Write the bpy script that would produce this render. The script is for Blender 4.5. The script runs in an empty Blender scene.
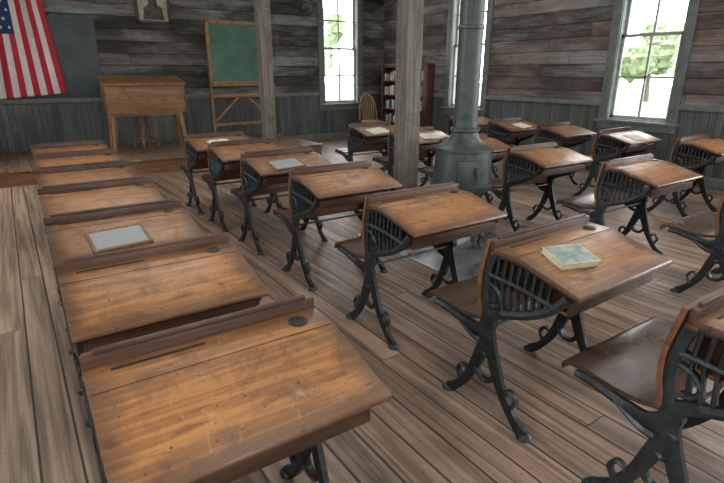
import bpy, bmesh, math, random
from mathutils import Vector, Matrix
random.seed(7)
S=bpy.context.scene
# ------------------------------------------------------------------ node helpers
class NT:
    def __init__(s,name):
        s.m=bpy.data.materials.new(name); s.m.use_nodes=True
        s.t=s.m.node_tree; s.n=s.t.nodes; s.l=s.t.links
        s.b=s.n['Principled BSDF']
    def node(s,t,**k):
        x=s.n.new(t)
        for a,v in k.items(): setattr(x,a,v)
        return x
    def put(s,sock,v):
        if isinstance(v,(int,float)): sock.default_value=v
        elif isinstance(v,(tuple,list)): sock.default_value=tuple(v) if len(v)==len(sock.default_value) else tuple(v)+(1,)
        else: s.l.new(v,sock)
    def M(s,op,a,b=0.0,c=0.0,clamp=False):
        x=s.node('ShaderNodeMath',operation=op,use_clamp=clamp)
        s.put(x.inputs[0],a); s.put(x.inputs[1],b); s.put(x.inputs[2],c)
        return x.outputs[0]
    def obj(s):
        tc=s.node('ShaderNodeTexCoord'); sp=s.node('ShaderNodeSeparateXYZ')
        s.l.new(tc.outputs['Object'],sp.inputs[0]); return sp.outputs
    def xyz(s,a,b,c):
        x=s.node('ShaderNodeCombineXYZ')
        s.put(x.inputs[0],a); s.put(x.inputs[1],b); s.put(x.inputs[2],c); return x.outputs[0]
    def noise(s,v,scale=1,detail=4,rough=.55,dist=0):
        x=s.node('ShaderNodeTexNoise'); s.l.new(v,x.inputs['Vector'])
        x.inputs['Scale'].default_value=scale; x.inputs['Detail'].default_value=detail
        x.inputs['Roughness'].default_value=rough; x.inputs['Distortion'].default_value=dist
        return x.outputs[0]
    def mix(s,f,a,b,mode='MIX'):
        x=s.node('ShaderNodeMix',data_type='RGBA',blend_type=mode)
        s.put(x.inputs[0],f); s.put(x.inputs[6],a); s.put(x.inputs[7],b); return x.outputs[2]
    def ss(s,v,lo,hi,a=0.0,b=1.0):
        x=s.node('ShaderNodeMapRange',interpolation_type='SMOOTHSTEP')
        s.put(x.inputs[0],v); s.put(x.inputs[1],lo); s.put(x.inputs[2],hi); s.put(x.inputs[3],a); s.put(x.inputs[4],b)
        return x.outputs[0]
    def bump(s,h,strength=.3,dist=.01):
        x=s.node('ShaderNodeBump'); x.inputs['Strength'].default_value=strength; x.inputs['Distance'].default_value=dist
        s.l.new(h,x.inputs['Height']); s.l.new(x.outputs[0],s.b.inputs['Normal'])
    def out(s,col,rough=.5,metal=0,spec=.5):
        s.put(s.b.inputs['Base Color'],col); s.put(s.b.inputs['Roughness'],rough)
        s.put(s.b.inputs['Metallic'],metal); s.b.inputs['Specular IOR Level'].default_value=spec
        return s.m

def plank(name,ac,al,w,L,cA,cB,cPatch,patch,gapc,rough=.6,gap=.02,grain=.5,contour=40,spec=.4,wear=None,bead=False,stretch=.7,pscale=(3.2,.9),ringw=.45,stain=0,nails=False):
    n=NT(name); o=n.obj()
    A=o[ac]; B=o[al]
    a=n.M('DIVIDE',n.M('ADD',A,50*w),w); idn=n.M('FLOOR',a); fr=n.M('FRACT',a)
    wn=n.node('ShaderNodeTexWhiteNoise',noise_dimensions='1D'); n.put(wn.inputs['W'],idn); r=wn.outputs[0]
    b=n.M('ADD',n.M('DIVIDE',B,L),n.M('MULTIPLY',r,7.3)); id2=n.M('FLOOR',b); fb=n.M('FRACT',b)
    w2=n.node('ShaderNodeTexWhiteNoise',noise_dimensions='2D'); n.l.new(n.xyz(idn,id2,0),w2.inputs['Vector']); tone=w2.outputs[0]
    z=n.M('ADD',n.M('MULTIPLY',r,31),n.M('MULTIPLY',tone,17))
    v1=n.xyz(n.M('MULTIPLY',A,9),n.M('MULTIPLY',B,stretch),z)
    n1=n.noise(v1,1,2,.45,.1)
    rings=n.M('ADD',n.M('MULTIPLY',n.M('SINE',n.M('MULTIPLY',n1,contour)),.5),.5)
    v2=n.xyz(n.M('MULTIPLY',A,90),n.M('MULTIPLY',B,2.2),z)
    fine=n.noise(v2,1,5,.65)
    col=n.mix(tone,cA,cB)
    g=n.M('ADD',n.M('MULTIPLY',rings,ringw),n.M('MULTIPLY',fine,1.2-ringw))
    g=n.ss(g,.15,1.0,1-grain,1+grain*.45)
    col=n.mix(1.0,col,n.xyz(g,g,g),'MULTIPLY')
    if patch>0:
        pv=n.xyz(n.M('MULTIPLY',A,pscale[0]),n.M('MULTIPLY',B,pscale[1]),3.3)
        pn=n.noise(pv,1,6,.7)
        pm=n.ss(n.M('ADD',n.M('MULTIPLY',pn,.7),n.M('MULTIPLY',fine,.35)),.50,.66,0,patch)
        col=n.mix(pm,col,cPatch)
    if stain:
        sv=n.noise(n.xyz(n.M('MULTIPLY',A,2.2),n.M('MULTIPLY',B,.8),n.M('MULTIPLY',r,1.6)),1,5,.65,.3)
        sk=n.ss(sv,.32,.66,1-stain,1+stain*.6)
        col=n.mix(1.0,col,n.xyz(sk,sk,sk),'MULTIPLY')
    if wear:
        c,x0,x1=wear
        wn_=n.noise(n.xyz(n.M('MULTIPLY',A,2),n.M('MULTIPLY',B,.6),0),1,3)
        m=n.ss(n.M('ADD',A,n.M('MULTIPLY',wn_,.4)),x0,x1,1,0)
        col=n.mix(n.M('MULTIPLY',m,.55),col,n.mix(1.0,c,n.xyz(g,g,g),'MULTIPLY'))
    gm=n.M('MINIMUM',fr,n.M('SUBTRACT',1.0,fr)); gm=n.ss(gm,gap*.5,gap*1.3,1,0)
    eb=n.M('MULTIPLY',n.M('MINIMUM',fb,n.M('SUBTRACT',1.0,fb)),L); em=n.ss(eb,.0015,.004,1,0)
    gm=n.M('MAXIMUM',gm,em)
    if bead:
        bd=n.ss(n.M('ABSOLUTE',n.M('SUBTRACT',fr,.5)),.02,.05,.6,0); gm=n.M('MAXIMUM',gm,bd)
    if nails:
        ny=n.M('MULTIPLY',n.M('SUBTRACT',n.M('FRACT',n.M('DIVIDE',B,.6)),.5),.6)
        nx=n.M('MULTIPLY',n.M('SUBTRACT',n.M('ABSOLUTE',n.M('SUBTRACT',fr,.5)),.3),w)
        dd=n.M('SQRT',n.M('ADD',n.M('MULTIPLY',nx,nx),n.M('MULTIPLY',ny,ny)))
        gm=n.M('MAXIMUM',gm,n.ss(dd,.0025,.0045,.8,0))
    col=n.mix(n.M('MULTIPLY',gm,.9),col,gapc)
    h=n.M('SUBTRACT',n.M('MULTIPLY',g,.12),gm)
    n.bump(h,.5,.006)
    rg=n.ss(fine,.3,.8,rough+.1,rough-.1)
    return n.out(col,rg,0,spec)

def wood(name,ca,cb,cdark,along=0,rough=.35,spec=.5,wear=.6,rnd=True,scale=1.0,coat=0,edge=False):
    n=NT(name); o=n.obj(); ax=[0,1,2]; ax.remove(along)
    oi=n.node('ShaderNodeObjectInfo'); r=oi.outputs['Random'] if rnd else 0.0
    off=n.M('MULTIPLY',r,37.0)
    v=n.xyz(n.M('MULTIPLY',o[along],1.3*scale),n.M('MULTIPLY',o[ax[0]],26*scale),n.M('ADD',n.M('MULTIPLY',o[ax[1]],26*scale),off))
    n1=n.noise(v,1,3,.5,.2)
    ring=n.M('ADD',n.M('MULTIPLY',n.M('SINE',n.M('MULTIPLY',n1,28)),.5),.5)
    v2=n.xyz(n.M('MULTIPLY',o[along],8*scale),n.M('MULTIPLY',o[ax[0]],220*scale),n.M('ADD',n.M('MULTIPLY',o[ax[1]],220*scale),off))
    f=n.noise(v2,1,4,.6)
    big=n.noise(n.xyz(o[0],o[1],n.M('ADD',o[2],off)),6.5,6,.68,.8)
    g=n.M('ADD',n.M('MULTIPLY',ring,.35),n.M('MULTIPLY',f,.65))
    col=n.mix(n.ss(g,.2,.85),cb,ca)
    col=n.mix(n.ss(big,.45,.72,0,wear),col,cdark)
    if edge:
        ex=n.M('SUBTRACT',.32,n.M('ABSOLUTE',o[0])); ey=n.M('MINIMUM',o[1],n.M('SUBTRACT',.40,o[1]))
        e=n.M('MINIMUM',ex,ey); e=n.M('ADD',e,n.M('MULTIPLY',n.M('SUBTRACT',big,.5),.22))
        col=n.mix(n.ss(e,.0,.085,.8,0),col,cdark)
        sc=n.noise(n.xyz(n.M('MULTIPLY',o[0],35),n.M('MULTIPLY',o[1],9),off),1,5,.75,1.5)
        col=n.mix(n.ss(sc,.58,.72,0,.4),col,(.38,.27,.17))
        sd=n.noise(n.xyz(n.M('MULTIPLY',o[0],6),n.M('MULTIPLY',o[1],40),n.M('ADD',off,5.0)),1,5,.75,.8)
        col=n.mix(n.ss(sd,.55,.68,0,.7),col,cdark)
        fl=n.noise(n.xyz(n.M('MULTIPLY',o[0],60),n.M('MULTIPLY',o[1],60),off),1,3,.6)
        col=n.mix(n.ss(fl,.64,.70,0,.85),col,(.02,.01,.006))
    k=n.M('ADD',n.M('MULTIPLY',r,.4),.8)
    col=n.mix(1.0,col,n.xyz(k,k,k),'MULTIPLY')
    n.bump(g,.15,.003)
    if coat:
        n.b.inputs['Coat Weight'].default_value=coat; n.b.inputs['Coat Roughness'].default_value=.3
    return n.out(col,n.ss(big,.3,.7,rough-.06,rough+.18),0,spec)

def plain(name,c,rough=.5,metal=0,spec=.5,var=.25,scale=12,bump=0):
    n=NT(name); o=n.obj(); nn=n.noise(n.xyz(o[0],o[1],o[2]),scale,5,.6)
    k=n.ss(nn,.25,.75,1-var,1+var)
    if bump: n.bump(nn,bump,.004)
    return n.out(n.mix(1.0,c,n.xyz(k,k,k),'MULTIPLY'),n.ss(nn,.3,.7,rough-.05,rough+.08),metal,spec)

# ------------------------------------------------------------------ materials
mFloor=plank('floor_planks',0,1,.135,3.6,(.31,.205,.145),(.205,.138,.10),(.38,.30,.24),.45,(.025,.016,.011),rough=.42,gap=.038,grain=.62,contour=34,spec=.5,wear=((.54,.39,.275),.0,.6),stretch=.28,stain=.36,nails=True,ringw=.38)
mWallX=plank('wall_boards_back',2,0,.19,3.1,(.13,.112,.096),(.048,.044,.042),(.19,.225,.215),.9,(.012,.01,.01),rough=.68,gap=.03,grain=.5,contour=16,spec=.3,stretch=.3,pscale=(3.5,.55),ringw=.25,stain=.7)
mWallY=plank('wall_boards_side',2,1,.19,3.1,(.175,.125,.105),(.068,.058,.054),(.19,.21,.205),.8,(.012,.01,.01),rough=.68,gap=.03,grain=.5,contour=16,spec=.3,stretch=.3,pscale=(3.5,.55),ringw=.25,stain=.6)
mWainX=plank('wainscot_back',0,2,.085,9,(.080,.092,.087),(.052,.060,.058),(.13,.14,.13),.4,(.010,.012,.012),rough=.45,gap=.06,grain=.25,contour=14,bead=True,spec=.45,stain=.3)
mWainY=plank('wainscot_side',1,2,.085,9,(.085,.097,.091),(.057,.066,.063),(.13,.14,.13),.4,(.010,.012,.012),rough=.45,gap=.06,grain=.25,contour=14,bead=True,spec=.45,stain=.3)
mCeil=plank('ceiling_boards',0,1,.12,4,(.43,.43,.39),(.36,.36,.33),(.5,.5,.45),.3,(.1,.1,.1),rough=.7,gap=.03,grain=.2)
mStage=plank('platform_boards',0,1,.135,3,(.25,.16,.10),(.17,.11,.075),(.3,.25,.2),.35,(.03,.018,.012),rough=.45,gap=.03,grain=.5,stain=.3)
mTrim=plain('painted_trim',(.115,.130,.122),.5,0,.4,.25,9)
mSash=plain('sash_paint',(.26,.285,.27),.5,0,.4,.2,9)
mPost=wood('weathered_post',(.25,.225,.19),(.14,.122,.10),(.09,.08,.067),along=2,rough=.7,spec=.25,wear=.6,scale=.6,rnd=False)
mTop=wood('desk_top_wood',(.345,.158,.050),(.195,.083,.028),(.062,.029,.015),0,.36,.5,.68,coat=.1,edge=True)
mRail=wood('desk_dark_wood',(.080,.037,.020),(.042,.020,.012),(.020,.011,.008),0,.36,.5,.6)
mBack=wood('desk_back_wood',(.20,.088,.037),(.115,.050,.022),(.052,.025,.014),0,.36,.5,.6)
mSeat=wood('seat_wood',(.075,.038,.025),(.044,.024,.017),(.026,.016,.012),0,.28,.55,.35,coat=.2)
mIron=plain('cast_iron',(.034,.042,.047),.40,.5,.5,.35,30,.15)
mBlack=plain('dark_hole',(.008,.007,.006),.6)
mStove=plain('stove_enamel',(.054,.068,.067),.42,.4,.5,.3,14,.08)
mPlate=plain('floor_plate_metal',(.34,.36,.36),.30,.8,.5,.3,6)
mOak=wood('oak',(.27,.135,.060),(.17,.078,.035),(.09,.042,.02),0,.48,.4,.7,rnd=False,scale=.6)
mOakV=wood('oak_upright',(.33,.185,.085),(.22,.115,.05),(.12,.06,.03),2,.48,.4,.5,rnd=False,scale=.6)
mChalk=plain('green_chalkboard',(.055,.120,.085),.55,0,.3,.35,3)
mSlateB=plain('wall_blackboard_slate',(.050,.060,.065),.5,0,.4,.25,4)
n=NT('writing_slate'); o=n.obj(); nn=n.noise(n.xyz(n.M('MULTIPLY',o[0],30),n.M('MULTIPLY',o[1],200),0),1,4,.7)
mSlate=n.out(n.mix(n.ss(nn,.40,.70),(.22,.25,.265),(.34,.37,.38)),.5)
mRed=plain('flag_red',(.42,.03,.045),.85,0,.2,.1); mWhite=plain('flag_white',(.62,.57,.55),.85,0,.2,.08); mBlue=plain('flag_blue',(.03,.045,.14),.85,0,.2,.1)
mPaper=plain('paper',(.54,.51,.43),.8,0,.2,.08); mPages=plain('page_block',(.56,.48,.32),.8,0,.2,.1)
mCovB=plain('book_cover_blue',(.20,.27,.26),.65,0,.3,.45,25); mCovY=plain('book_cover_ochre',(.46,.38,.22),.65,0,.3,.25,20)
mShelf=plain('bookcase_brown',(.062,.024,.018),.45,0,.4,.3,6)
mBkA=plain('book_spines_pale',(.36,.32,.27),.7); mBkB=plain('book_spines_dark',(.06,.04,.04),.6)
mGold=plain('dark_gilt_frame',(.045,.03,.016),.4,.2); mPic=plain('portrait_print',(.36,.33,.26),.7,0,.3,.3,7); mSkin=plain('portrait_figure',(.07,.06,.05),.7,0,.3,.6,14)
mGrass=plain('grass',(.22,.27,.16),.9,0,.1,.3,1); mLeaf=plain('foliage',(.19,.24,.14),.8,0,.2,.5,3); mBark=plain('bark',(.12,.10,.08),.9)
def glassmat():
    m=bpy.data.materials.new('window_glass'); m.use_nodes=True; t=m.node_tree; t.nodes.clear()
    o=t.nodes.new('ShaderNodeOutputMaterial'); mx=t.nodes.new('ShaderNodeMixShader'); a=t.nodes.new('ShaderNodeBsdfTransparent'); g=t.nodes.new('ShaderNodeBsdfGlossy')
    g.inputs['Roughness'].default_value=.05; mx.inputs[0].default_value=.06
    t.links.new(a.outputs[0],mx.inputs[1]); t.links.new(g.outputs[0],mx.inputs[2]); t.links.new(mx.outputs[0],o.inputs[0]); return m
mGlass=glassmat()

# ------------------------------------------------------------------ mesh builder
class MB:
    def __init__(s): s.bm=bmesh.new(); s.mats=[]
    def mi(s,m):
        if m not in s.mats: s.mats.append(m)
        return s.mats.index(m)
    def _merge(s,b,m,smooth=False):
        i=s.mi(m)
        for f in b.faces: f.material_index=i; f.smooth=smooth
        me=bpy.data.meshes.new('t'); b.to_mesh(me); b.free(); s.bm.from_mesh(me); bpy.data.meshes.remove(me)
    def box(s,x0,x1,y0,y1,z0,z1,m,bev=0,rot=None):
        b=bmesh.new(); bmesh.ops.create_cube(b,size=1)
        c=Vector(((x0+x1)/2,(y0+y1)/2,(z0+z1)/2))
        for v in b.verts: v.co=Vector((v.co.x*(x1-x0),v.co.y*(y1-y0),v.co.z*(z1-z0)))
        if bev: bmesh.ops.bevel(b,geom=b.edges[:],offset=bev,segments=2,affect='EDGES',profile=.6)
        if rot is not None: bmesh.ops.rotate(b,verts=b.verts,cent=(0,0,0),matrix=rot)
        for v in b.verts: v.co+=c
        s._merge(b,m)
    def prism(s,pts,x0,x1,m,bev=0,axis=0,smooth=False):
        b=bmesh.new()
        def P(p,a):
            return (a,p[0],p[1]) if axis==0 else ((p[0],a,p[1]) if axis==1 else (p[0],p[1],a))
        A=[b.verts.new(P(p,x0)) for p in pts]; B=[b.verts.new(P(p,x1)) for p in pts]
        k=len(pts)
        b.faces.new(A); b.faces.new(B[::-1])
        for i in range(k): b.faces.new((A[i],B[i],B[(i+1)%k],A[(i+1)%k]))
        bmesh.ops.recalc_face_normals(b,faces=b.faces)
        if bev:
            es=[e for e in b.edges if len(e.link_faces)==2 and e.calc_face_angle(0)>.6]
            bmesh.ops.bevel(b,geom=es,offset=bev,segments=2,affect='EDGES',profile=.6)
        s._merge(b,m,smooth)
    def strip(s,ctrl,wid,x0,x1,m,n=5):
        pts=cat(ctrl,n); k=len(pts); L=[];R=[]
        for i,p in enumerate(pts):
            t=i/(k-1)*(len(wid)-1); j=min(int(t),len(wid)-2); w=wid[j]+(wid[j+1]-wid[j])*(t-j)
            a=pts[max(i-1,0)]; c=pts[min(i+1,k-1)]
            d=Vector((c[0]-a[0],c[1]-a[1])).normalized(); nn=Vector((-d.y,d.x))*w/2
            L.append((p[0]+nn.x,p[1]+nn.y)); R.append((p[0]-nn.x,p[1]-nn.y))
        b=bmesh.new()
        rows=[]
        for i in range(k):
            cx=(L[i][0]+R[i][0])/2; cz=(L[i][1]+R[i][1])/2
            q=[(x0,L[i]),(x1,L[i]),(x1+ (x1-x0)*.35,(cx,cz)),(x1,R[i]),(x0,R[i]),(x0-(x1-x0)*.35,(cx,cz))]
            rows.append([b.verts.new((a,c[0],c[1])) for a,c in q])
        for i in range(k-1):
            for j in range(6):
                b.faces.new((rows[i][j],rows[i][(j+1)%6],rows[i+1][(j+1)%6],rows[i+1][j]))
        b.faces.new(rows[0]); b.faces.new(rows[-1][::-1])
        bmesh.ops.recalc_face_normals(b,faces=b.faces)
        s._merge(b,m)
    def tube(s,pts,r,m,seg=10,r2=None):
        b=bmesh.new(); pts=[Vector(p) for p in pts]; k=len(pts); rows=[]
        up=Vector((0,0,1))
        for i,p in enumerate(pts):
            d=(pts[min(i+1,k-1)]-pts[max(i-1,0)]).normalized()
            a=d.cross(up if abs(d.z)<.95 else Vector((1,0,0))).normalized(); c=d.cross(a)
            rr=r if r2 is None else r+(r2-r)*i/(k-1)
            rows.append([b.verts.new(p+(a*math.cos(t)+c*math.sin(t))*rr) for t in [2*math.pi*j/seg for j in range(seg)]])
        for i in range(k-1):
            for j in range(seg): b.faces.new((rows[i][j],rows[i][(j+1)%seg],rows[i+1][(j+1)%seg],rows[i+1][j]))
        b.faces.new(rows[0]); b.faces.new(rows[-1][::-1])
        bmesh.ops.recalc_face_normals(b,faces=b.faces); s._merge(b,m,seg>4)
    def lathe(s,prof,cx,cy,m,seg=40,cz=0,smooth=True):
        b=bmesh.new(); rows=[]
        for r,z in prof: rows.append([b.verts.new((cx+r*math.cos(2*math.pi*j/seg),cy+r*math.sin(2*math.pi*j/seg),cz+z)) for j in range(seg)])
        for i in range(len(prof)-1):
            for j in range(seg): b.faces.new((rows[i][j],rows[i][(j+1)%seg],rows[i+1][(j+1)%seg],rows[i+1][j]))
        b.faces.new(rows[0][::-1]); b.faces.new(rows[-1])
        bmesh.ops.recalc_face_normals(b,faces=b.faces); s._merge(b,m,smooth)
    def mesh(s,name):
        me=bpy.data.meshes.new(name); s.bm.to_mesh(me); s.bm.free()
        for m in s.mats: me.materials.append(m)
        try: me.set_sharp_from_angle(angle=math.radians(40))
        except Exception: pass
        return me
    def obj(s,name,loc=(0,0,0),rz=0,scale=1):
        return inst(name,s.mesh(name),loc,rz,scale)
def inst(name,me,loc,rz=0,scale=1,rx=0):
    o=bpy.data.objects.new(name,me); S.collection.objects.link(o); o.location=loc; o.rotation_euler=(rx,0,rz); o.scale=(scale,)*3
    return o
def cat(c,n=5):
    out=[]; k=len(c)
    for i in range(k-1):
        p0=c[max(i-1,0)];p1=c[i];p2=c[i+1];p3=c[min(i+2,k-1)]
        for j in range(n):
            t=j/n
            out.append(tuple(.5*((2*p1[q])+(-p0[q]+p2[q])*t+(2*p0[q]-5*p1[q]+4*p2[q]-p3[q])*t*t+(-p0[q]+3*p1[q]-3*p2[q]+p3[q])*t**3) for q in (0,1)))
    out.append(tuple(c[-1])); return out

# ------------------------------------------------------------------ room
XL,XR,YB,YF,H,T=-1.1,7.2,9.7,-3.0,3.7,.16
WZ=.95
def wall(name,axis,pos,inner,a0,a1,holes,mUp,mLo):
    mb=MB(); p0,p1=sorted((pos,pos+inner*T))
    def bx(u0,u1,z0,z1):
        if u1-u0<1e-4 or z1-z0<1e-4: return
        for (za,zb,m) in ((z0,min(z1,WZ),mLo),(max(z0,WZ),z1,mUp)):
            if zb-za<1e-4: continue
            if axis==0: mb.box(p0,p1,u0,u1,za,zb,m)
            else: mb.box(u0,u1,p0,p1,za,zb,m)
    u=a0
    for (c,w,z0,z1) in sorted(holes):
        bx(u,c-w/2,0,H); bx(c-w/2,c+w/2,0,z0); bx(c-w/2,c+w/2,z1,H); u=c+w/2
    bx(u,a1,0,H)
    return mb.obj(name)
WW,Z0,Z1=.86,.76,3.0
hR=[(3.80,WW,Z0,Z1),(7.10,WW,Z0,Z1),(.55,WW,Z0,Z1),(-1.9,WW,Z0,Z1)]
hB=[(6.07,WW,Z0,Z1)]
hL=[(.55,WW,Z0,Z1),(3.8,WW,Z0,Z1),(7.10,WW,Z0,Z1)]
hF=[(.9,WW,Z0,Z1),(5.2,WW,Z0,Z1)]
wall('wall_right',0,XR,1,YF-T,YB+T,hR,mWallY,mWainY)
wall('wall_left',0,XL,-1,YF-T,YB+T,hL,mWallY,mWainY)
wall('wall_back',1,YB,1,XL,XR,hB,mWallX,mWainX)
wall('wall_front',1,YF,-1,XL,XR,hF,mWallX,mWainX)
mb=MB(); mb.box(XL-T,XR+T,YF-T,YB+T,-.1,0,mFloor); mb.obj('floor')
mb=MB(); mb.box(XL-T,XR+T,YF-T,YB+T,H,H+.1,mCeil); mb.obj('ceiling')
wn=0
def window(axis,pos,inner,c,w=WW,z0=Z0,z1=Z1):
    global wn; wn+=1
    mb=MB()
    def B(u0,u1,d0,d1,za,zb,m,bev=0):
        a,b=sorted((pos+inner*d0,pos+inner*d1))
        if axis==0: mb.box(a,b,u0,u1,za,zb,m,bev)
        else: mb.box(u0,u1,a,b,za,zb,m,bev)
    l,r=c-w/2,c+w/2
    cs=.12
    B(l-cs,l+.01,-.028,0,z0-.02,z1+.02,mTrim,.004); B(r-.01,r+cs,-.028,0,z0-.02,z1+.02,mTrim,.004)
    B(l-cs-.02,r+cs+.02,-.034,0,z1,z1+.14,mTrim,.004)
    B(l-cs-.03,r+cs+.03,-.07,.02,z0-.035,z0,mTrim,.006)
    B(l-cs,r+cs,-.025,0,z0-.13,z0-.035,mTrim,.004)
    B(l,l+.018,0,T,z0,z1,mSash); B(r-.018,r,0,T,z0,z1,mSash); B(l,r,0,T,z1-.018,z1,mSash); B(l,r,0,T,z0,z0+.018,mSash)
    zm=(z0+z1)/2
    for (a,b,d) in ((z0+.018,zm+.02,.05),(zm-.02,z1-.018,.085)):
        s=.042
        B(l+.018,l+.018+s,d,d+.03,a,b,mSash); B(r-.018-s,r-.018,d,d+.03,a,b,mSash)
        B(l+.018,r-.018,d,d+.03,a,a+s,mSash); B(l+.018,r-.018,d,d+.03,b-s,b,mSash)
        B(c-.014,c+.014,d+.004,d+.028,a,b,mSash); m_=(a+b)/2; B(l+.02,r-.02,d+.004,d+.028,m_-.014,m_+.014,mSash)
        B(l+.03,r-.03,d+.014,d+.017,a+.01,b-.01,mGlass)
    mb.obj('window_%d'%wn)
for h in hR: window(0,XR,1,h[0])
for h in hB: window(1,YB,1,h[0])
for h in hL: window(0,XL,-1,h[0])
for h in hF: window(1,YF,-1,h[0])
def trimrun(name,axis,pos,inner,a0,a1,holes,z0,z1,d,skip=True):
    mb=MB(); u=a0; segs=[]
    for (c,w,_,_) in (sorted(holes) if skip else []): segs.append((u,c-w/2-.12)); u=c+w/2+.12
    segs.append((u,a1))
    for (s0,s1) in segs:
        a,b=sorted((pos,pos-inner*d))
        if axis==0: mb.box(a,b,s0,s1,z0,z1,mTrim,.004)
        else: mb.box(s0,s1,a,b,z0,z1,mTrim,.004)
    mb.obj(name)
for (nm,ax,pos,inn,a0,a1,hs) in (('right',0,XR,1,YF,YB,hR),('left',0,XL,-1,YF,YB,hL),('back',1,YB,1,XL,XR,hB),('front',1,YF,-1,XL,XR,hF)):
    trimrun('trim_'+nm,ax,pos,inn,a0,a1,hs,WZ-.01,WZ+.055,.035)
    trimrun('baseboard_'+nm,ax,pos,inn,a0,a1,hs,0,.14,.02,False)
PZ=.21
mb=MB(); mb.box(XL+.021,4.5,7.8,YB-.021,PZ-.03,PZ,mStage,.004); mb.box(XL+.021,4.47,7.82,YB-.021,0,PZ-.03,mOak); mb.obj('platform_stage')
for (x,y) in ((3.06,3.74),(3.17,7.1)):
    mb=MB(); mb.box(-.085,.085,-.085,.085,0,H,mPost,.012)
    mb.obj('support_post',(x,y,0))
# ------------------------------------------------------------------ school desk
def build_desk():
    mb=MB(); W=.32
    top=[(0,.672),(.004,.683),(.27,.752),(.385,.755),(.385,.733),(.27,.731),(.004,.664)]
    mb.prism(top,-W,W,mTop,.004)
    mb.box(-W+.004,W-.004,.2687,.2703,.750,.7532,mRail)
    mb.box(-W,W,.378,.400,.728,.785,mRail,.005)
    mb.box(-W+.03,W-.03,.380,.396,.783,.797,mRail,.004)
    mb.box(-W-.002,W+.002,.366,.402,.720,.735,mRail,.004)
    mb.box(-.26,-.03,.345,.355,.752,.7562,mBlack,.0015)
    mb.lathe([(.026,0),(.028,.004),(.022,.006),(.020,.006)],.235,.325,mIron,24,.7535)
    mb.lathe([(.018,0),(.019,.0068),(.010,.0072)],.235,.325,mBlack,20,.7535)
    mb.box(-W+.03,W-.03,.06,.375,.585,.598,mBack,.003)
    mb.box(-W+.03,W-.03,.362,.376,.59,.735,mBack,.003)
    mb.box(-W+.03,W-.03,.05,.064,.585,.640,mRail,.003)
    prof=cat([(.412,.778),(.430,.70),(.444,.62),(.442,.54),(.428,.475),(.432,.440)],6)
    k=len(prof); cuts=[0,10,20,k-1]
    for q in range(3):
        seg=list(prof[cuts[q]:cuts[q+1]+1])
        a=Vector(seg[-1])-Vector(seg[-2])
        if q<2: a=a*(1-.0012/a.length); seg[-1]=tuple(Vector(seg[-2])+a)
        poly=[(p[0]-.009,p[1]) for p in seg]+[(p[0]+.009,p[1]) for p in seg[::-1]]
        mb.prism(poly,-W+.005,W-.005,mBack,.0015,smooth=True)
    sp=cat([(.425,.434),(.50,.418),(.58,.416),(.67,.428),(.735,.429),(.762,.418),(.772,.398)],6)
    poly=[(p[0],p[1]+.009) for p in sp]+[(p[0]-(.006 if p[0]>.75 else 0),p[1]-.010) for p in sp[::-1]]
    mb.prism(poly,-W+.02,W-.02,mSeat,.003,smooth=True)
    for sx in (-1,1):
        x=sx*(W-.022); x0,x1=x-.010,x+.010
        S_=lambda c,w: mb.strip(c,[q*1.5 for q in w],x0,x1,mIron)
        S_([(.40,.43),(.375,.34),(.345,.25),(.30,.15),(.235,.06),(.175,.012)],[.040,.034,.036,.028,.025,.034])
        S_([(.385,.43),(.405,.34),(.43,.25),(.47,.15),(.53,.06),(.585,.012)],[.040,.034,.036,.028,.025,.034])
        S_([(.33,.205),(.36,.165),(.39,.155),(.42,.165),(.445,.205)],[.016,.014,.014,.016])
        S_([(.355,.30),(.39,.275),(.425,.30)],[.018,.016,.018])
        S_([(.365,.36),(.39,.375),(.415,.36)],[.02,.02,.02])
        # scrolls on the outside of the legs
        S_([(.25,.085),(.225,.13),(.245,.165),(.275,.155),(.272,.13)],[.010,.011,.011,.010,.008])
        S_([(.515,.085),(.54,.13),(.52,.165),(.49,.155),(.493,.13)],[.010,.011,.011,.010,.008])
        for fy in (.168,.592): 
            mb.lathe([(.030,0),(.032,.006),(.024,.017),(.010,.023)],x,fy,mIron,14)
        S_([(.395,.42),(.412,.48),(.420,.56),(.412,.64),(.398,.70),(.385,.728)],[.04,.028,.022,.022,.024,.03])
        S_([(.395,.40),(.46,.372),(.55,.385),(.64,.402),(.71,.405)],[.05,.03,.022,.02,.016])
        S_([(.425,.33),(.47,.335),(.52,.36),(.56,.385)],[.018,.016,.014,.014])
        S_([(.395,.44),(.355,.475),(.29,.50),(.20,.535),(.12,.585),(.055,.655)],[.045,.028,.022,.022,.022,.026])
        S_([(.03,.668),(.14,.695),(.27,.722),(.375,.725)],[.013,.013,.013,.013])
        S_([(.10,.605),(.20,.620),(.30,.630),(.405,.635)],[.012,.011,.011,.012])
        # bracket scroll between backrest and arc
        S_([(.40,.60),(.36,.585),(.335,.55),(.35,.515),(.385,.51)],[.010,.010,.010,.010,.010])
        for i in range(8):
            y=.125+i*.034
            lo=.50+max(0,(.29-y))*.48 ; hi=.672+(y-.03)*.22
            hi=min(hi,.72)
            mb.strip([(y,lo),(y+.008,(lo+hi)/2),(y,hi)],[.016,.010,.016],x0+.002,x1-.002,mIron)
        mb.tube([(x-.015,.392,.425),(x+.015,.392,.425)],.036,mIron,18)
        mb.tube([(x-.020,.392,.425),(x+.020,.392,.425)],.013,mIron,12)
    mb.tube([(-W+.02,.392,.40),(W-.02,.392,.40)],.007,mIron,8)
    return mb.mesh('school_desk')
DM=build_desk()
Lys=[.80,1.51,2.20,2.91,3.62,4.33,5.02]; Lx=[.330,.335,.345,.36,.38,.40,.42]
rows=[([1.785]*7,[.13,.86,1.71,2.62,3.48,4.25,4.98]),
      ([3.82]*6,[.80,1.62,2.50,3.34,4.18,5.02]),
      ([5.72]*6,[1.15,2.0,2.84,3.64,4.44,5.24])]
rows.insert(0,(Lx,Lys))
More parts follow.
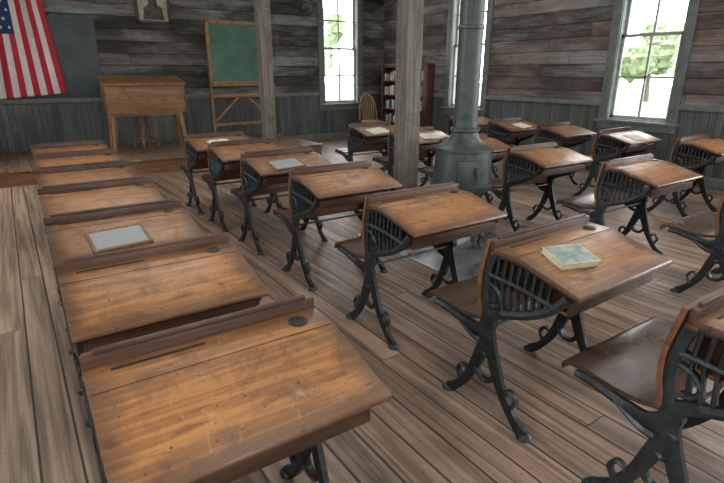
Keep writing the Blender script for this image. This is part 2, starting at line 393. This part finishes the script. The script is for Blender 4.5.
for ri,(xs,ys) in enumerate(rows):
    for x,y in zip(xs,ys):
        dx=random.uniform(-.012,.012); rz=math.radians(random.uniform(-1.0,1.0))
        o=inst('school_desk',DM,(x+dx*(ri>0),y,0),rz)
        if ri==0: o.scale=(.94,1,1)
# ------------------------------------------------------------------ stove
mb=MB()
mb.box(2.42,3.5,2.25,3.62,0,.008,mPlate,.003)
mb.obj('stove_floor_plate')
mb=MB()
for a in range(4):
    t=math.pi/4+a*math.pi/2; c,s=math.cos(t),math.sin(t)
    mb.tube([(.18*c,.18*s,.16),(.23*c,.23*s,.09),(.21*c,.21*s,.03),(.25*c,.25*s,.0)],.022,mStove,8,.016)
mb.lathe([(.15,.11),(.21,.12),(.215,.16),(.18,.18),(.165,.22),(.165,.32),(.19,.33),(.19,.35),(.165,.365),(.18,.41),(.225,.46),(.255,.48),(.262,.50),(.262,.52),(.245,.53),(.240,.60),(.232,.70),(.225,.78),(.24,.785),(.24,.81),(.205,.825),(.15,.85),(.118,.89),(.105,.93),(.118,.94),(.118,.965),(.10,.97),(.098,1.02)],0,0,mStove,48)
mb.lathe([(.094,.95),(.094,1.7),(.099,1.705),(.099,1.73),(.093,1.735),(.093,2.6),(.098,2.605),(.098,2.63),(.092,2.635),(.092,H-.012)],0,0,mStove,40)
mb.prism([(-.215,.22),(-.16,.22),(-.16,.31),(-.215,.31)],-.08,.08,mStove,.006)
mb.prism([(-.262,.56),(-.18,.56),(-.18,.73),(-.25,.73)],-.085,.085,mStove,.01)
mb.tube([(.06,-.255,.65),(.06,-.29,.65)],.008,mStove,8); mb.tube([(.06,-.29,.61),(.06,-.29,.69)],.009,mStove,8)
mb.obj('potbelly_stove',(3.055,2.99,.010),math.radians(-35))
# ------------------------------------------------------------------ teacher desk
mb=MB(); w,d=.56,.30
mb.box(-w,w,-d,-d+.022,.62,1.02,mOak,.004); mb.box(-w,w,d-.022,d,.62,1.12,mOak,.004)
mb.prism([(-d,.62),(d,.62),(d,1.12),(-d,1.02)],-w,-w+.022,mOak,.004); mb.prism([(-d,.62),(d,.62),(d,1.12),(-d,1.02)],w-.022,w,mOak,.004)
mb.box(-w+.02,w-.02,-d+.02,d-.02,.62,.64,mOak)
mb.prism([(-d-.03,1.012),(d-.08,1.105),(d-.08,1.128),(-d-.03,1.035)],-w-.02,w+.02,mOak,.005)
mb.box(-w-.02,w+.02,d-.09,d+.02,1.108,1.132,mOak,.005)
mb.box(-w+.06,w-.06,-d+.06,d-.06,.57,.62,mOakV,.004)
for sx in (-1,1):
    for sy in (-1,1):
        mb.tube([(sx*(w-.09),sy*(d-.08),.62),(sx*(w-.03),sy*(d-.03),0.002)],.034,mOakV,4,.024)
mb.obj('teacher_desk',(1.76,8.50,PZ+.004),math.radians(-4))
mb=MB()
mb.lathe([(.15,.0),(.165,.008),(.165,.022),(.15,.03)],0,0,mOakV,28,.56)
for a in range(4):
    t=math.pi/4+a*math.pi/2; c,s=math.cos(t),math.sin(t)
    mb.tube([(.10*c,.10*s,.56),(.19*c,.19*s,0.003)],.019,mOakV,8,.015)
for z,rr in ((.14,.167),(.32,.138)):
    for a in range(4):
        t=math.pi/4+a*math.pi/2; t2=t+math.pi/2
        mb.tube([(rr*math.cos(t),rr*math.sin(t),z),(rr*math.cos(t2),rr*math.sin(t2),z)],.010,mOakV,6)
mb.obj('wooden_stool',(1.84,9.10,PZ+.004),math.radians(20))
# easel chalkboard
mb=MB()
bw=.58
mb.box(-bw,bw,-.012,.008,1.04,1.98,mChalk)
for (x0,x1,z0,z1) in ((-bw-.04,-bw+.02,.98,2.04),(bw-.02,bw+.04,.98,2.04),(-bw-.04,bw+.04,1.98,2.04),(-bw-.04,bw+.04,.98,1.04)):
    mb.box(x0,x1,-.028,.014,z0,z1,mOakV,.004)
mb.box(-bw-.06,bw+.06,-.07,.014,.955,.98,mOakV,.004)
for sx in (-1,1):
    mb.box(sx*(bw+.01)-.024,sx*(bw+.01)+.024,.016,.05,0.003,1.9,mOakV,.004)
    mb.box(sx*(bw+.01)-.03,sx*(bw+.01)+.03,-.22,.28,0.003,.05,mOakV,.006)
    mb.prism([(sx*bw,.30),(sx*bw,.35),(sx*.08,.80),(sx*.02,.80)],.02,.045,mOakV,.002,axis=1)
mb.box(-bw,bw,.018,.045,.76,.82,mOakV,.004); mb.box(-bw,bw,.018,.045,.26,.31,mOakV,.004)
mb.obj('easel_chalkboard',(3.64,9.20,PZ+.003),math.radians(3))
mb=MB(); mb.box(.10,1.40,YB-.03,YB-.001,1.006,2.22,mSlateB,.004); mb.obj('blackboard')
# portrait
mb=MB()
mb.box(-.27,.27,-.014,-.002,0,.70,mPic)
fig=[(-.17,.06),(.17,.06),(.15,.24),(.07,.30),(.075,.40),(.05,.47),(-.05,.47),(-.075,.40),(-.07,.30),(-.15,.24)]
mb.prism(fig,-.018,-.013,mSkin,0,axis=1)
for (a,b,c,d_) in ((-.28,-.235,0,.70),(.235,.28,0,.70),(-.28,.28,0,.045),(-.28,.28,.655,.70)): mb.box(a,b,-.036,-.002,c,d_,mGold,.008)
mb.obj('framed_portrait',(2.34,YB,2.19))
# flag, gathered at the top so the folds fan out downwards
def flag():
    nx,nz=13*4,60; H_=2.06
    bm=bmesh.new(); V=[]
    def pos(u,v,e=0):
        x=.66+.19*v-(1-u)*(.80+.38*v)
        yy=YB-.085-.022*math.sin(u*17+v*1.6)*(.6+.4*v)-.014*math.sin(u*33+v*2)-e
        return Vector((x,yy,3.05-v*H_+.10*u*v))
    for j in range(nz+1): V.append([bm.verts.new(pos(i/nx,j/nz)) for i in range(nx+1)])
    for j in range(nz):
        for i in range(nx):
            f=bm.faces.new((V[j][i],V[j][i+1],V[j+1][i+1],V[j+1][i])); f.smooth=True
            st=i//4
            if st<7 and j/nz<.54: f.material_index=2
            else: f.material_index=0 if st%2==0 else 1
    for a in range(9):
        for b in range(5 if a%2==0 else 4):
            u=(7/13)*((b+.5)/5 if a%2==0 else (b+1)/5); v=.54*(a+.6)/9.2
            c=pos(u,v,.006); vs=[]
            for k in range(10):
                r=.030 if k%2==0 else .0125; t=math.pi/2+k*math.pi/5
                vs.append(bm.verts.new(c+Vector((r*math.cos(t),0,r*math.sin(t)))))
            f=bm.faces.new(vs[::-1]); f.material_index=1
    me=bpy.data.meshes.new('flag'); bm.to_mesh(me); bm.free()
    for m in (mRed,mWhite,mBlue): me.materials.append(m)
    o=bpy.data.objects.new('american_flag',me); S.collection.objects.link(o)
    mo=o.modifiers.new('s','SOLIDIFY'); mo.thickness=.002
    mb=MB(); mb.tube([(-.22,YB-.085,3.06),(.74,YB-.085,3.06)],.012,mOak,10)
    for x in (-.12,.62): mb.tube([(x,YB-.085,3.06),(x,YB-.002,3.06)],.008,mIron,8)
    p=mb.obj('rod'); p.parent=o
flag()
# bookcase
mb=MB(); y0,y1,xx,dp,ht=7.95,9.35,XR-.04,.26,1.55
mb.box(xx-dp,xx,y0,y0+.025,0,ht,mShelf,.003); mb.box(xx-dp,xx,y1-.025,y1,0,ht,mShelf,.003); mb.box(xx-.012,xx,y0,y1,0,ht,mShelf)
mb.box(xx-dp,xx,(y0+y1)/2-.012,(y0+y1)/2+.012,0,ht,mShelf,.003)
for i in range(6):
    z=.06+i*.29; mb.box(xx-dp,xx,y0,y1,z,z+.022,mShelf,.003)
mb.box(xx-dp-.01,xx,y0-.015,y1+.015,ht,ht+.025,mShelf,.004)
for i in range(5):
    z=.082+i*.29; y=y0+.04
    while y<y1-.08:
        t=random.uniform(.02,.045); hh=random.uniform(.13,.20)
        if random.random()<.5 and abs(y+t/2-(y0+y1)/2)>.045: mb.box(xx-dp+.03,xx-.03,y,y+t-.002,z,z+hh,random.choice([mBkA,mBkB,mCovB,mBkA,mBkB]),.002)
        y+=t
mb.obj('bookcase')
# windsor chair
def chair(loc,rz):
    mb=MB(); m=mOakV
    mb.lathe([(.19,0),(.215,.01),(.215,.03),(.20,.038)],0,0,m,28,.42)
    for sx in (-1,1):
        for sy in (-1,1): mb.tube([(sx*.13,sy*.13,.43),(sx*.18,sy*.19,.2),(sx*.21,sy*.22,0)],.02,m,8,.014)
        mb.tube([(sx*.17,-.18,.2),(sx*.17,.18,.2)],.010,m,6)
    mb.tube([(-.17,0,.2),(.17,0,.2)],.010,m,6)
    bow=[(.20*math.cos(t)*(1.0+.12*math.sin(t)),.15+.10*math.sin(t),.45+.54*math.sin(t)) for t in [math.pi*i/20 for i in range(21)]]
    mb.tube(bow,.016,m,8)
    for i in range(-3,4):
        x=i*.048; t=math.acos(max(-1,min(1,x/.21))); mb.tube([(x*.8,.15,.45),(x,.15+.10*math.sin(t),.45+.54*math.sin(t))],.009,m,6)
    mb.obj('windsor_chair',loc,rz)
chair((6.22,8.75,0),math.radians(-8))
# pendant oil lamp
mb=MB(); 
mb.tube([(0,0,.55),(0,0,H-2.3)],.006,mIron,6)
for sx in (-1,1): mb.tube([(sx*.11,0,.12),(sx*.13,0,.3),(sx*.06,0,.5),(0,0,.56)],.005,mIron,6)
mb.lathe([(.02,.0),(.075,.02),(.10,.07),(.09,.12),(.035,.15),(.03,.18)],0,0,mIron,24)
mb.lathe([(.028,.18),(.045,.23),(.03,.30),(.025,.42)],0,0,mSash,20)
mb.lathe([(.16,.30),(.05,.42),(.045,.42),(.15,.295)],0,0,mSash,28)
mb.obj('pendant_oil_lamp',(4.2,7.75,2.3))
# ------------------------------------------------------------------ things on desks
SL=math.atan2(.752-.683,.266)
def on_slope(name,mb,x,y,ydesk,rz):
    ly=y-ydesk; z=.683+(ly-.004)*math.tan(SL)
    o=mb.obj(name,(x,y,z+.0015)); o.rotation_euler=(Matrix.Rotation(SL,3,'X')@Matrix.Rotation(rz,3,'Z')).to_euler(); return o
def slate(w=.24,d=.16):
    mb=MB(); mb.box(-w/2,w/2,-d/2,d/2,.001,.006,mSlate)
    f=.014
    for b in ((-w/2,w/2,-d/2-f,-d/2),(-w/2,w/2,d/2,d/2+f),(-w/2-f,-w/2,-d/2-f,d/2+f),(w/2,w/2+f,-d/2-f,d/2+f)): mb.box(*b,0,.009,mOakV,.002)
    return mb
def book(w,d,h,cov,cov2=None):
    mb=MB(); mb.box(-w/2,w/2,-d/2,d/2,0,.003,cov,.001); mb.box(-w/2,w/2,-d/2,d/2,h-.003,h,cov2 or cov,.001)
    mb.box(-w/2+.004,w/2-.004,-d/2+.002,d/2-.005,.003,h-.003,mPages); mb.box(-w/2,w/2,d/2-.004,d/2+.001,0,h,cov,.001)
    if cov2 and cov2 is not cov:
        mb.box(-w/2+.007,w/2-.007,-d/2+.007,d/2-.007,h-.0005,h+.0005,cov)
        for yy in (.030,.018): mb.box(-.05,.05,yy-.003,yy+.001,h+.0004,h+.0009,cov2)
    return mb
def sheets(w,d):
    mb=MB()
    for i in range(3):
        mb.box(-w/2,w/2,-d/2,d/2,.0012*i,.0012*i+.0008,mPaper,0,Matrix.Rotation(.05*i,3,'Z'))
    return mb
def openbook(w,d):
    mb=MB(); mb.box(-w/2,w/2,-d/2,d/2,0,.003,mRail,.001)
    for s in (-1,1):
        pts=[(0,.003),(0,.008)]+[(s*w/2*.96*t,.008+.010*math.sin(math.pi*min(1,t*1.1))**.6*(1-t*.4)) for t in (.1,.25,.45,.7,.9)]+[(s*w/2*.96,.005),(s*w/2*.96,.003)]
        mb.prism(pts,-d/2+.004,d/2-.004,mPaper,0,axis=1)
    return mb
on_slope('writing_slate',slate(.21,.145),.305,2.20+.125,2.20,math.radians(4))
on_slope('closed_book',book(.185,.125,.026,mCovB,mCovY),1.655,.86+.178,.86,math.radians(-12))
on_slope('writing_slate',slate(.24,.15),1.74,3.48+.13,3.48,math.radians(5))
on_slope('open_book',openbook(.24,.16),1.74,4.98+.13,4.98,math.radians(8))
on_slope('paper_sheets',sheets(.28,.17),3.75,5.02+.13,5.02,math.radians(5))
on_slope('paper_sheets',sheets(.24,.17),5.70,2.84+.13,2.84,math.radians(-10))
on_slope('paper_sheets',sheets(.24,.17),5.75,4.44+.13,4.44,math.radians(6))
on_slope('open_book',openbook(.24,.16),3.85,4.18+.13,4.18,math.radians(-7))
# ------------------------------------------------------------------ outdoors
mb=MB(); mb.box(-60,70,-60,80,-.5,-.4,mGrass); mb.obj('ground_outside')
def tree(x,y,s):
    mb=MB(); mb.tube([(0,0,-.4),(.1,0,1.2),(0,.1,2.6)],.18,mBark,10,.10)
    for i in range(9):
        b=bmesh.new(); bmesh.ops.create_icosphere(b,subdivisions=3,radius=random.uniform(.7,1.2))
        c=Vector((random.uniform(-1.1,1.1),random.uniform(-1.1,1.1),random.uniform(2.0,4.2)))
        for v in b.verts:
            p=v.co; v.co=p*(1+.18*math.sin(p.x*9+i)*math.cos(p.y*8)+.12*math.sin(p.z*13+i*2))+c
        mb._merge(b,mLeaf,True)
    mb.obj('tree',(x,y,0),random.random()*6,s)
tree(30,13,.9); tree(30,21,1.1); tree(17,31,1.1); tree(34,17.5,.9)
# ------------------------------------------------------------------ light
w=bpy.data.worlds.new('sky'); S.world=w; w.use_nodes=True; t=w.node_tree
bg=t.nodes['Background']; bg.inputs[0].default_value=(.96,.98,1,1); bg.inputs[1].default_value=8.5
def area(name,loc,rot,sx,sy,e,c=(1,.985,.96)):
    l=bpy.data.lights.new(name,'AREA'); l.shape='RECTANGLE'; l.size=sx; l.size_y=sy; l.energy=e; l.color=c
    o=bpy.data.objects.new(name,l); S.collection.objects.link(o); o.location=loc; o.rotation_euler=rot
for h in hL: area('daylight',(XL-T-.05,h[0],1.9),(0,math.radians(-90),0),2.2,.86,34)
for h in hF: area('daylight',(h[0],YF-T-.05,1.9),(math.radians(90),0,0),.86,2.2,70)
area('daylight',(XR+T+.05,.55,1.9),(0,math.radians(90),0),2.2,.86,150)
area('daylight',(XR+T+.05,-1.9,1.9),(0,math.radians(90),0),2.2,.86,150)
for (x,y) in ((1.2,.5),(4.8,1.5),(1.2,5.5),(5.0,6.2)):
    area('ceiling_fill',(x,y,H-.03),(0,0,0),2.4,2.4,45)  # added soft fill below the ceiling, out of view; no real fixtures here
# ------------------------------------------------------------------ camera
cam=bpy.data.cameras.new('camera'); co=bpy.data.objects.new('camera',cam); S.collection.objects.link(co)
co.location=(0,0,1.40); co.rotation_euler=(math.radians(90-18.5),0,math.radians(-34.3))
cam.sensor_width=36; cam.lens=36*505/724; cam.clip_start=.02
S.camera=co
S.view_settings.view_transform='Standard'; S.view_settings.exposure=0.0
